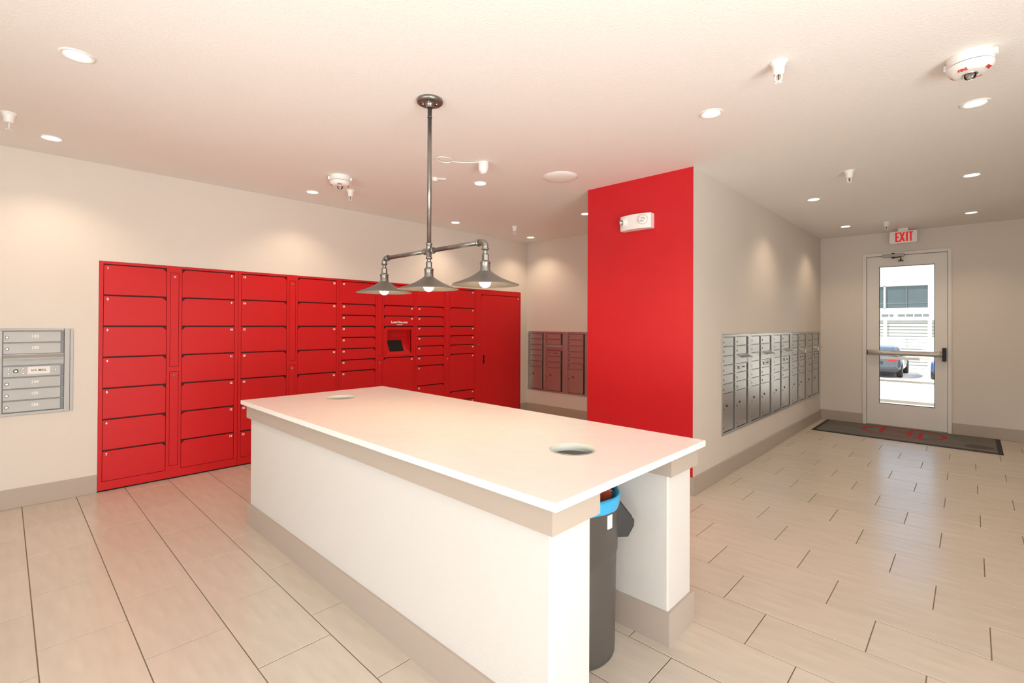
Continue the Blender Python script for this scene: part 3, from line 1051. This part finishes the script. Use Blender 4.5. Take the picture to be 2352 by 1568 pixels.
def fire_alarm(xy, rz, lab):
    t = thing('fire_alarm', lab, 'alarm', (xy[0], xy[1], CEIL), rz, 'ceiling fire alarms')
    b = MB().lathe([(0.088, 0.0), (0.088, -0.046), (0.080, -0.047)], n=48)
    for a in (0, pi):
        ca, sa = cos(a), sin(a)
        x0 = 0.084 * ca
        b.box(min(x0, x0 + 0.018 * ca), max(x0, x0 + .018 * ca), -0.012, 0.012, -0.036, -0.006)
    obj('back_box', b, 'white_plastic', t)
    obj('seam', MB().lathe([(0.0865, -0.046), (0.0865, -0.0495)], n=48), 'black_rubber', t)
    cv = MB().lathe([(0.080, -0.0485), (0.089, -0.049), (0.0895, -0.053), (0.086, -0.066), (0.076, -0.080), (0.066, -0.087), (0.052, -0.0895), (0.0, -0.0895)], n=48)
    c_ = obj('cover', cv, 'white_plastic', t)
    obj('strobe_base', MB().lathe([(0.030, -0.0893), (0.030, -0.093), (0.024, -0.094), (0.0, -0.094)], n=28), 'chrome', t)
    gl = MB().lathe([(0.0235, -0.093), (0.0230, -0.104), (0.017, -0.113), (0.0005, -0.116)], n=28, cap=(False, True))
    obj('strobe_lens', gl, 'strobe_glass', t)
    obj('strobe_tube', MB().tube([(-0.012, 0, -0.100), (-0.006, 0, -0.108), (0.006, 0, -0.108), (0.012, 0, -0.100)], 0.0025, 8), 'chrome', t)
    for k in range(4):
        a = pi / 2 + k * pi / 2 + pi
        p = (0.0700 * cos(a), 0.0700 * sin(a), -0.0862)
        # lettering on the slanted lower rim, readable from below and outside
        nrm = Vector((cos(a) * 0.62, sin(a) * 0.62, -0.78)).normalized()
        right = Vector((-sin(a), cos(a), 0))
        up = nrm.cross(right)
        me = text_mesh('FIRE', 0.020, 0.0004, 'CENTER', 0.0007)
        o = obj('lettering', me, 'fire_red', c_)
        M = Matrix(((right.x, up.x, nrm.x, p[0]), (right.y, up.y, nrm.y, p[1]), (right.z, up.z, nrm.z, p[2]), (0, 0, 0, 1)))
        o.matrix_local = M
    return t


fire_alarm((3.272, 0.010), radians(-112), 'large white round fire alarm with red lettering at the upper right')
fire_alarm((2.092, 4.148), radians(-30), 'white round fire alarm above the second locker bank')

sk = thing('ceiling_speaker', 'round white cover plate on the ceiling left of the red wall', 'speaker', (3.449, 2.690, CEIL))
obj('dome', MB().lathe([(0.1560, 0.0), (0.1575, -0.003), (0.1555, -0.006), (0.13, -0.018), (0.08, -0.028), (0.0, -0.033)], n=56), 'white_plastic', sk)
obj('rim', MB().lathe([(0.158, 0.0), (0.1605, -0.0022), (0.158, -0.004), (0.155, -0.003)], n=56), 'white_lamp_trim', sk)

wa = thing('wifi_dome', 'small white wifi dome with a coiled cable right of the pendant stem', 'sensor', (2.712, 2.915, CEIL))  # wifi dome with its cable loop
obj('dome', MB().lathe([(0.040, 0.0), (0.0425, -0.004), (0.0425, -0.040), (0.040, -0.062), (0.031, -0.082), (0.018, -0.094), (0.0, -0.098)], n=32), 'white_plastic', wa)
cb = []
cx_, cy_ = 2.428 - 2.712, 3.075 - 2.915
for k in range(18):
    s_ = k / 17
    cb.append((-0.040 + s_ * (cx_ + 0.11), -0.0 + s_ * (cy_ + 0.00) + 0.018 * sin(pi * s_), -0.007 - 0.004 * sin(pi * s_)))
for k in range(1, 26):
    a = pi * 0.1 - 2 * pi * k / 24
    cb.append((cx_ + 0.068 * cos(a), cy_ + 0.055 * sin(a), -0.008 - 0.0003 * k))
obj('cable', MB().tube(cb, 0.0042, 8), 'white_plastic', wa)

cs = thing('small_detector', 'tiny white ceiling detector with a stub tube beside the pendant stem', 'sensor', (2.705, 3.555, CEIL))
obj('housing', MB().lathe([(0.026, 0.0), (0.026, -0.024), (0.021, -0.030), (0.0, -0.031)], n=24), 'white_plastic', cs)
obj('stub', MB().tube([(0.0, 0.0, -0.005), (0.05, -0.045, -0.006), (0.075, -0.070, -0.006)], 0.006, 8), 'white_plastic', cs)

# emergency light on the red wall
em = thing('emergency_light', 'white twin head emergency light high on the red wall', 'light', (XR, 2.355, 2.280), -pi / 2)
Wd, Hh = 0.305, 0.132
poly = [(0, 0)] + [(0, -0.062)] + [(Wd * k / 12, -0.062 - 0.034 * sin(pi * k / 12) ** 0.8) for k in range(1, 12)] + [(Wd, -0.062), (Wd, 0)]
obj('housing', MB().prism(poly, 0, Hh, 'z'), 'white_plastic', em, bevel=0.002)
for (hx, hy, yaw) in ((0.047, -0.083, -0.42), (Wd - 0.062, -0.090, 0.30)):
    hd = MB().lathe([(0.045, 0.012), (0.045, -0.003), (0.040, -0.016), (0.030, -0.024), (0.026, -0.024)], n=32, axis='y')
    h = obj('lamp_head', hd, 'white_plastic', em, (hx, hy, Hh * 0.56), (0.12, 0, yaw))
    obj('reflector', MB().lathe([(0.026, -0.024), (0.0225, -0.0265), (0.020, -0.018), (0.008, -0.010), (0.0, -0.010)], n=28, axis='y'), 'chrome', h)
    obj('led', MB().lathe([(0.008, -0.010), (0.007, -0.016), (0.0, -0.018)], n=16, axis='y'), 'white_plastic', h)

# exit sign on the ceiling in front of the end wall
EX = 8.43
es = thing('exit_sign', 'white exit sign with red letters above the glazed door', 'sign', (EX, 0.835, 2.552), -pi / 2)
ew, eh = 0.295, 0.162
rp = []
for (cx_, cz_, a0) in ((ew - .018, eh - .018, 0), (.018, eh - .018, 90), (.018, .018, 180), (ew - .018, .018, 270)):
    for k in range(5):
        a = radians(a0 + k * 22.5)
        rp.append((cx_ + .018 * cos(a), cz_ + .018 * sin(a)))
obj('housing', MB().prism(rp, -0.022, 0.022, 'y'), 'white_plastic', es, bevel=0.004)
obj('mount', MB().box(ew / 2 - .055, ew / 2 + .055, -0.024, 0.024, eh, CEIL - 2.552), 'white_plastic', es, bevel=0.003)
ex = MB()
lh, z0, st_ = 0.128, 0.019, 0.0165
def bar(x0, x1, za, zb):
    ex.box(x0, x1, -0.0245, -0.0215, z0 + za, z0 + zb)
bar(.064, .064 + st_ + .003, 0, lh); bar(.064, .106, 0, st_); bar(.064, .106, lh - st_, lh); bar(.064, .104, lh / 2 - st_ / 2, lh / 2 + st_ / 2)
for sgn in (1, -1):
    xa, xb = (.115, .160) if sgn > 0 else (.160, .115)
    off = st_ * 0.62
    ex.prism([(xa - off, z0), (xa + off, z0), (xb + off, z0 + lh), (xb - off, z0 + lh)], -0.0247 + .0002 * sgn, -0.0215, 'y')
bar(.1785, .1785 + st_ + .003, 0, lh); bar(.228 - st_ / 2, .228 + st_ / 2 + .002, 0, lh); bar(.205, .251, lh - st_, lh)
obj('exit_letters', ex, 'exit_red', es, label='red EXIT lettering')

# ------------------------------------------------------------------ exit door
dr = struct(thing('door_1', 'white framed glazed exit door with a push bar', 'door', (XE, 0, 0), -pi / 2))
u = lambda y: -y   # local x of world y
fr = MB()
fr.box(u(DY1), u(1.120), -0.022, 0.10, 0, DZ1)
fr.box(u(0.243), u(DY0), -0.022, 0.10, 0, DZ1)
fr.box(u(1.120), u(0.243), -0.022, 0.10, 2.420, DZ1)
fr.box(u(1.120), u(1.104), 0.030, 0.075, 0, 2.420)
fr.box(u(0.259), u(0.243), 0.030, 0.075, 0, 2.420)
fr.box(u(1.104), u(0.259), 0.030, 0.075, 2.404, 2.420)
obj('door_frame', fr, 'door_paint', dr, bevel=0.004)
lf = MB()
l0, l1, lz0, lz1 = u(1.116), u(0.247), 0.018, 2.412
g0, g1, gz0, gz1 = u(0.975), u(0.372), 0.322, 2.268
lf.box(l0, g0, -0.006, 0.030, lz0, lz1); lf.box(g1, l1, -0.006, 0.030, lz0, lz1)
lf.box(g0, g1, -0.006, 0.030, lz0, gz0); lf.box(g0, g1, -0.006, 0.030, gz1, lz1)
leaf = obj('door_leaf', lf, 'door_paint', dr)
gk = MB(); s_ = 0.007
gk.box(g0, g0 + s_, -0.002, 0.026, gz0, gz1); gk.box(g1 - s_, g1, -0.002, 0.026, gz0, gz1)
gk.box(g0 + s_, g1 - s_, -0.002, 0.026, gz0, gz0 + s_); gk.box(g0 + s_, g1 - s_, -0.002, 0.026, gz1 - s_, gz1)
obj('glazing_gasket', gk, 'black_rubber', leaf)
obj('pane', MB().box(g0 + s_, g1 - s_, 0.010, 0.016, gz0 + s_, gz1 - s_), 'glass', leaf)
obj('threshold', MB().box(u(1.120), u(0.243), -0.015, 0.10, 0, 0.016), 'closer_metal', dr)
# push bar
pb = MB().lathe([(0.0, 0.0), (0.035, 0.0), (0.035, 0.150)], (u(1.095), -0.060, 1.046), 24, axis='x')
pb.lathe([(0.0335, 0.153), (0.0335, 0.745)], (u(1.095), -0.060, 1.046), 24, axis='x')
pb.lathe([(0.035, 0.748), (0.035, 0.800), (0.0, 0.800)], (u(1.095), -0.060, 1.046), 24, axis='x')
bar_o = obj('push_bar', pb, 'bar_satin', leaf, label='satin metal push bar')
obj('bar_bracket', MB().box(u(1.104), u(1.080), -0.082, -0.006, 1.016, 1.076), 'black_rubber', bar_o)
obj('latch_case', MB().box(u(0.296), u(0.256), -0.075, -0.006, 0.955, 1.135), 'black_rubber', bar_o, bevel=0.005)
# closer
cl = MB().box(u(0.935), u(0.690), -0.062, -0.022, 2.392, 2.434)
clo = obj('door_closer', cl, 'closer_metal', leaf, bevel=0.005, label='grey overhead door closer')
obj('pivot_upper', MB().cyl(0.018, 2.434, 2.447, (u(0.815), -0.042, 0), 18), 'dark_metal', clo)
obj('pivot_lower', MB().lathe([(0.018, 2.392), (0.016, 2.378), (0.007, 2.370)], (u(0.815), -0.042, 0), 18, cap=(False, True)), 'dark_metal', clo)
obj('closer_arm', MB().tube([(u(0.815), -0.045, 2.378), (u(0.765), -0.055, 2.380), (u(0.728), -0.06, 2.388), (u(0.728), -0.06, 2.350)], 0.006, 8), 'dark_metal', clo)
ft = MB().cyl(0.009, 2.338, 2.358, (u(0.728), -0.058, 0), 12)
ft.box(u(0.754), u(0.702), -0.062, -0.052, 2.330, 2.340)
for q in (0.750, 0.728, 0.706):
    ft.cyl(0.007, 2.322, 2.334, (u(q), -0.057, 0), 10)
obj('arm_shoe', ft, 'dark_metal', clo)

# ------------------------------------------------------------------ door mat
mt = thing('door_mat', 'long grey door mat with a red oval monogram before the exit door', 'mat', (0, 0, 0))
mx0, mx1, my0, my1 = 7.636, 8.628, -0.246, 1.604
mo = obj('mat_edge', MB().box(mx0, mx1, my0, my1, 0.0005, 0.007), 'mat_rubber', mt, bevel=0.003)
obj('mat_pile', MB().box(mx0 + .045, mx1 - .03, my0 + .045, my1 - .045, 0.007, 0.0095), 'mat_grey', mt)
ov = MB(); n = 64; ec = (8.235, 0.680); er = (0.440, 0.445)
for k in range(n):
    a = 2 * pi * k / n
    for f_ in (1.0, 0.905):
        ov.v.append((min(ec[0] + er[0] * 0.85 * f_ * cos(a), mx1 - .031), ec[1] + er[1] * f_ * sin(a), 0.0106))
for k in range(n):
    k2 = (k + 1) % n
    ov.face((2 * k, 2 * k + 1, 2 * k2 + 1, 2 * k2))
obj('oval_ring', ov, 'mat_red', mt)
mg = MB()
for (xa, xb, ya, yb) in ((8.09, 8.545, 0.877, 0.921), (8.08, 8.50, 0.583, 0.627), (7.955, 8.42, 0.472, 0.516),
                         (8.305, 8.325, 0.627, 0.877), (8.21, 8.228, 0.627, 0.730), (8.20, 8.218, 0.516, 0.583), (7.965, 7.983, 0.500, 0.82)):
    mg.box(xa, xb, ya, yb, 0.0096, 0.0108)
obj('monogram', mg, 'mat_red', mt)
stn = MB(); n = 24
for k in range(n):
    a = 2 * pi * k / n
    stn.v.append((7.90 + 0.12 * cos(a) * (1 + .15 * sin(3 * a)), -0.05 + 0.14 * sin(a) * (1 + .12 * cos(2 * a)), 0.0099))
stn.face(range(n))
obj('stain', stn, 'mat_stain', mt)

# ------------------------------------------------------------------ outside the exit door
struct(obj('landing', MB().box(XE + WT, 11.55, -6, 8, -0.9, -0.03), 'concrete'), 'pale concrete landing outside the exit door', 'landing')
struct(obj('driveway', MB().box(11.55, 60, -30, 40, -1.0, -0.86), 'asphalt'), 'sunlit driveway beyond the landing', 'driveway')
rg = thing('railing', 'low metal railing at the edge of the landing outside', 'railing', (11.45, 0, -0.03))
for z, h in ((0.835, 0.045), (0.415, 0.035), (0.03, 0.05)):
    obj('rail', MB().box(-0.025, 0.025, -3, 5, z, z + h), 'rail_paint', rg)
for y in (-3, -1.1, 2.1, 3.5, 5):
    obj('post', MB().box(-0.025, 0.025, y - .025, y + .025, 0, 0.9), 'rail_paint', rg)

GZ = -0.86
gb = thing('garage_building', 'pale building with garage doors seen through the exit door glass', 'building', (34.0, 0, GZ))
gh = 6.2
w = wall_panel(-14, 14, 0, gh, [(-3.486, -1.748, 0, 2.61), (-5.38, -3.641, 0, 2.61), (-1.59, 0.15, 0, 2.61), (-5.4, -1.688, 3.245, 4.545)], 0.3)
go = obj('wall', w, 'siding', gb, rot=(0, 0, -pi / 2))
obj('roof', MB().box(-0.5, 9, -14.5, 14.5, gh, gh + 0.3), 'roofing', gb)
for (a, b) in ((1.748, 3.486), (3.641, 5.38), (-0.15, 1.59)):
    obj('garage_door_back', MB().box(0.10, 0.14, a, b, 0, 2.61), 'lite_grey', gb)
    for k in range(15):
        z0_ = k * 0.174
        obj('garage_door_panel', MB().box(0.06, 0.10, a, b, z0_ + 0.014, z0_ + 0.174 - 0.014), 'garage_panel', gb)
# small lites in a band above the doors
for (a, b) in ((3.41, 3.72), (3.19, 3.364), (2.693, 3.004), (2.35, 2.66), (1.983, 2.303), (1.70, 1.94)):
    p = obj('transom_frame', MB().box(-0.02, 0.0, a - .015, b + .015, 2.79, 2.965), 'siding', gb)
    obj('transom_pane', MB().box(-0.026, -0.02, a, b, 2.805, 2.95), 'lite_grey', p)
wf = MB()
wf.box(0.02, 0.1, 1.688, 1.74, 3.245, 4.545); wf.box(0.02, 0.1, 3.55, 3.63, 3.245, 4.545); wf.box(0.02, 0.1, 5.34, 5.40, 3.245, 4.545)
wf.box(0.02, 0.1, 1.74, 5.34, 3.245, 3.29); wf.box(0.02, 0.1, 1.74, 5.34, 4.50, 4.545)
wfo = obj('window_frame', wf, 'siding', gb)
for (a, b) in ((1.74, 2.63), (2.66, 3.55), (3.63, 5.34)):
    obj('pane', MB().box(0.09, 0.11, a, b, 3.29, 4.50), 'window_dark', wfo)
    obj('meeting_rail', MB().box(0.075, 0.09, a, b, 3.53, 3.56), 'lite_grey', wfo)
obj('mullion', MB().box(0.05, 0.10, 2.63, 2.66, 3.29, 4.50), 'lite_grey', wfo)


def car(label, loc, paint, rz=0.0):
    """car facing +x, rear at local x=0, centred on y"""
    t = thing('parked_car', label, 'car', loc, rz)
    st = [  # x, half width, z bottom, z waist
        (0.00, 0.70, 0.42, 0.86), (0.06, 0.82, 0.30, 0.94), (0.30, 0.88, 0.22, 1.00), (1.0, 0.90, 0.20, 0.98), (2.2, 0.90, 0.20, 0.95), (3.2, 0.89, 0.20, 0.92), (4.0, 0.84, 0.22, 0.80), (4.3, 0.68, 0.34, 0.66)]
    mb = MB(); n = 20
    for (x, hw, zb, zw) in st:
        for k in range(n):
            a = 2 * pi * k / n
            c_, s_ = cos(a), sin(a)
            ex_ = 0.45
            yy = hw * math.copysign(abs(c_) ** ex_, c_)
            zz = (zb + zw) / 2 + (zw - zb) / 2 * math.copysign(abs(s_) ** ex_, s_)
            mb.v.append((x, yy, zz))
    for i in range(len(st) - 1):
        for k in range(n):
            k2 = (k + 1) % n
            mb.face((i * n + k, i * n + k2, (i + 1) * n + k2, (i + 1) * n + k), 0, True)
    mb.face(range(n)); mb.face([(len(st) - 1) * n + k for k in range(n)])
    obj('body', mb, paint, t)
    cs_ = [(0.22, 0.76, 0.95, 1.02), (0.75, 0.68, 0.95, 1.42), (1.3, 0.66, 0.95, 1.46), (2.0, 0.66, 0.95, 1.44), (2.95, 0.74, 0.90, 0.98)]
    cm = MB()
    for (x, hw, zb, zt) in cs_:
        cm.v += [(x, -min(0.84, hw + .12), zb), (x, min(0.84, hw + .12), zb), (x, hw, zt - .05), (x, hw - .1, zt), (x, -hw + .1, zt), (x, -hw, zt - .05)]
    for i in range(len(cs_) - 1):
        for k in range(6):
            k2 = (k + 1) % 6
            cm.face((i * 6 + k, i * 6 + k2, (i + 1) * 6 + k2, (i + 1) * 6 + k), 0, False)
    cm.face(range(6)); cm.face([24 + k for k in range(6)])
    cab = obj('cabin', cm, paint, t)
    rwm = MB(); rwm.v += [(0.255, -0.62, 1.06), (0.255, 0.62, 1.06), (0.66, 0.56, 1.37), (0.66, -0.56, 1.37)]
    rwm.v += [(x - .012, y, z + .012) for x, y, z in rwm.v]
    rwm.face((4, 5, 6, 7)); rwm.face((0, 1, 5, 4)); rwm.face((1, 2, 6, 5)); rwm.face((2, 3, 7, 6)); rwm.face((3, 0, 4, 7)); rwm.face((3, 2, 1, 0))
    obj('rear_window', rwm, 'car_glass', cab)
    for s_ in (-1, 1):
        sw = MB(); sw.v += [(0.80, s_ * 0.80, 1.0), (2.6, s_ * 0.845, 0.98), (2.0, s_ * 0.70, 1.36), (0.95, s_ * 0.71, 1.36)]
        sw.v += [(x, y + s_ * .015, z) for x, y, z in sw.v]
        sw.face((0, 1, 2, 3)); sw.face((4, 5, 6, 7)); sw.face((0, 1, 5, 4)); sw.face((1, 2, 6, 5)); sw.face((2, 3, 7, 6)); sw.face((3, 0, 4, 7))
        obj('side_window', sw, 'car_glass', cab)
        obj('tail_light', MB().box(-0.012, 0.10, s_ * 0.62 - .17, s_ * 0.62 + .17, 0.74, 0.88), 'tail_red', t, bevel=0.02)
        for x in (0.80, 3.45):
            wl_ = obj('wheel', MB().lathe([(0.18, 0.0), (0.30, 0.0), (0.325, 0.03), (0.325, 0.17), (0.30, 0.20), (0.18, 0.20)], n=24, axis='y'), 'tyre', t, (x, s_ * 0.80 - 0.10, 0.325))
            obj('rim', MB().cyl(0.19, 0.01, 0.19, n=20, axis='y'), 'rim', wl_)
    obj('bumper', MB().box(-0.06, 0.25, -0.80, 0.80, 0.27, 0.46), 'car_trim', t, bevel=0.05)
    obj('plate_recess', MB().box(-0.008, 0.05, -0.28, 0.28, 0.60, 0.74), 'car_trim', t)
    return t


car('dark silver car parked outside, seen through the left of the door glass', (26.9, 3.18, GZ), 'car_silver')
car('blue car at the right edge of the door glass outside', (26.9, 0.42, GZ), 'car_blue')
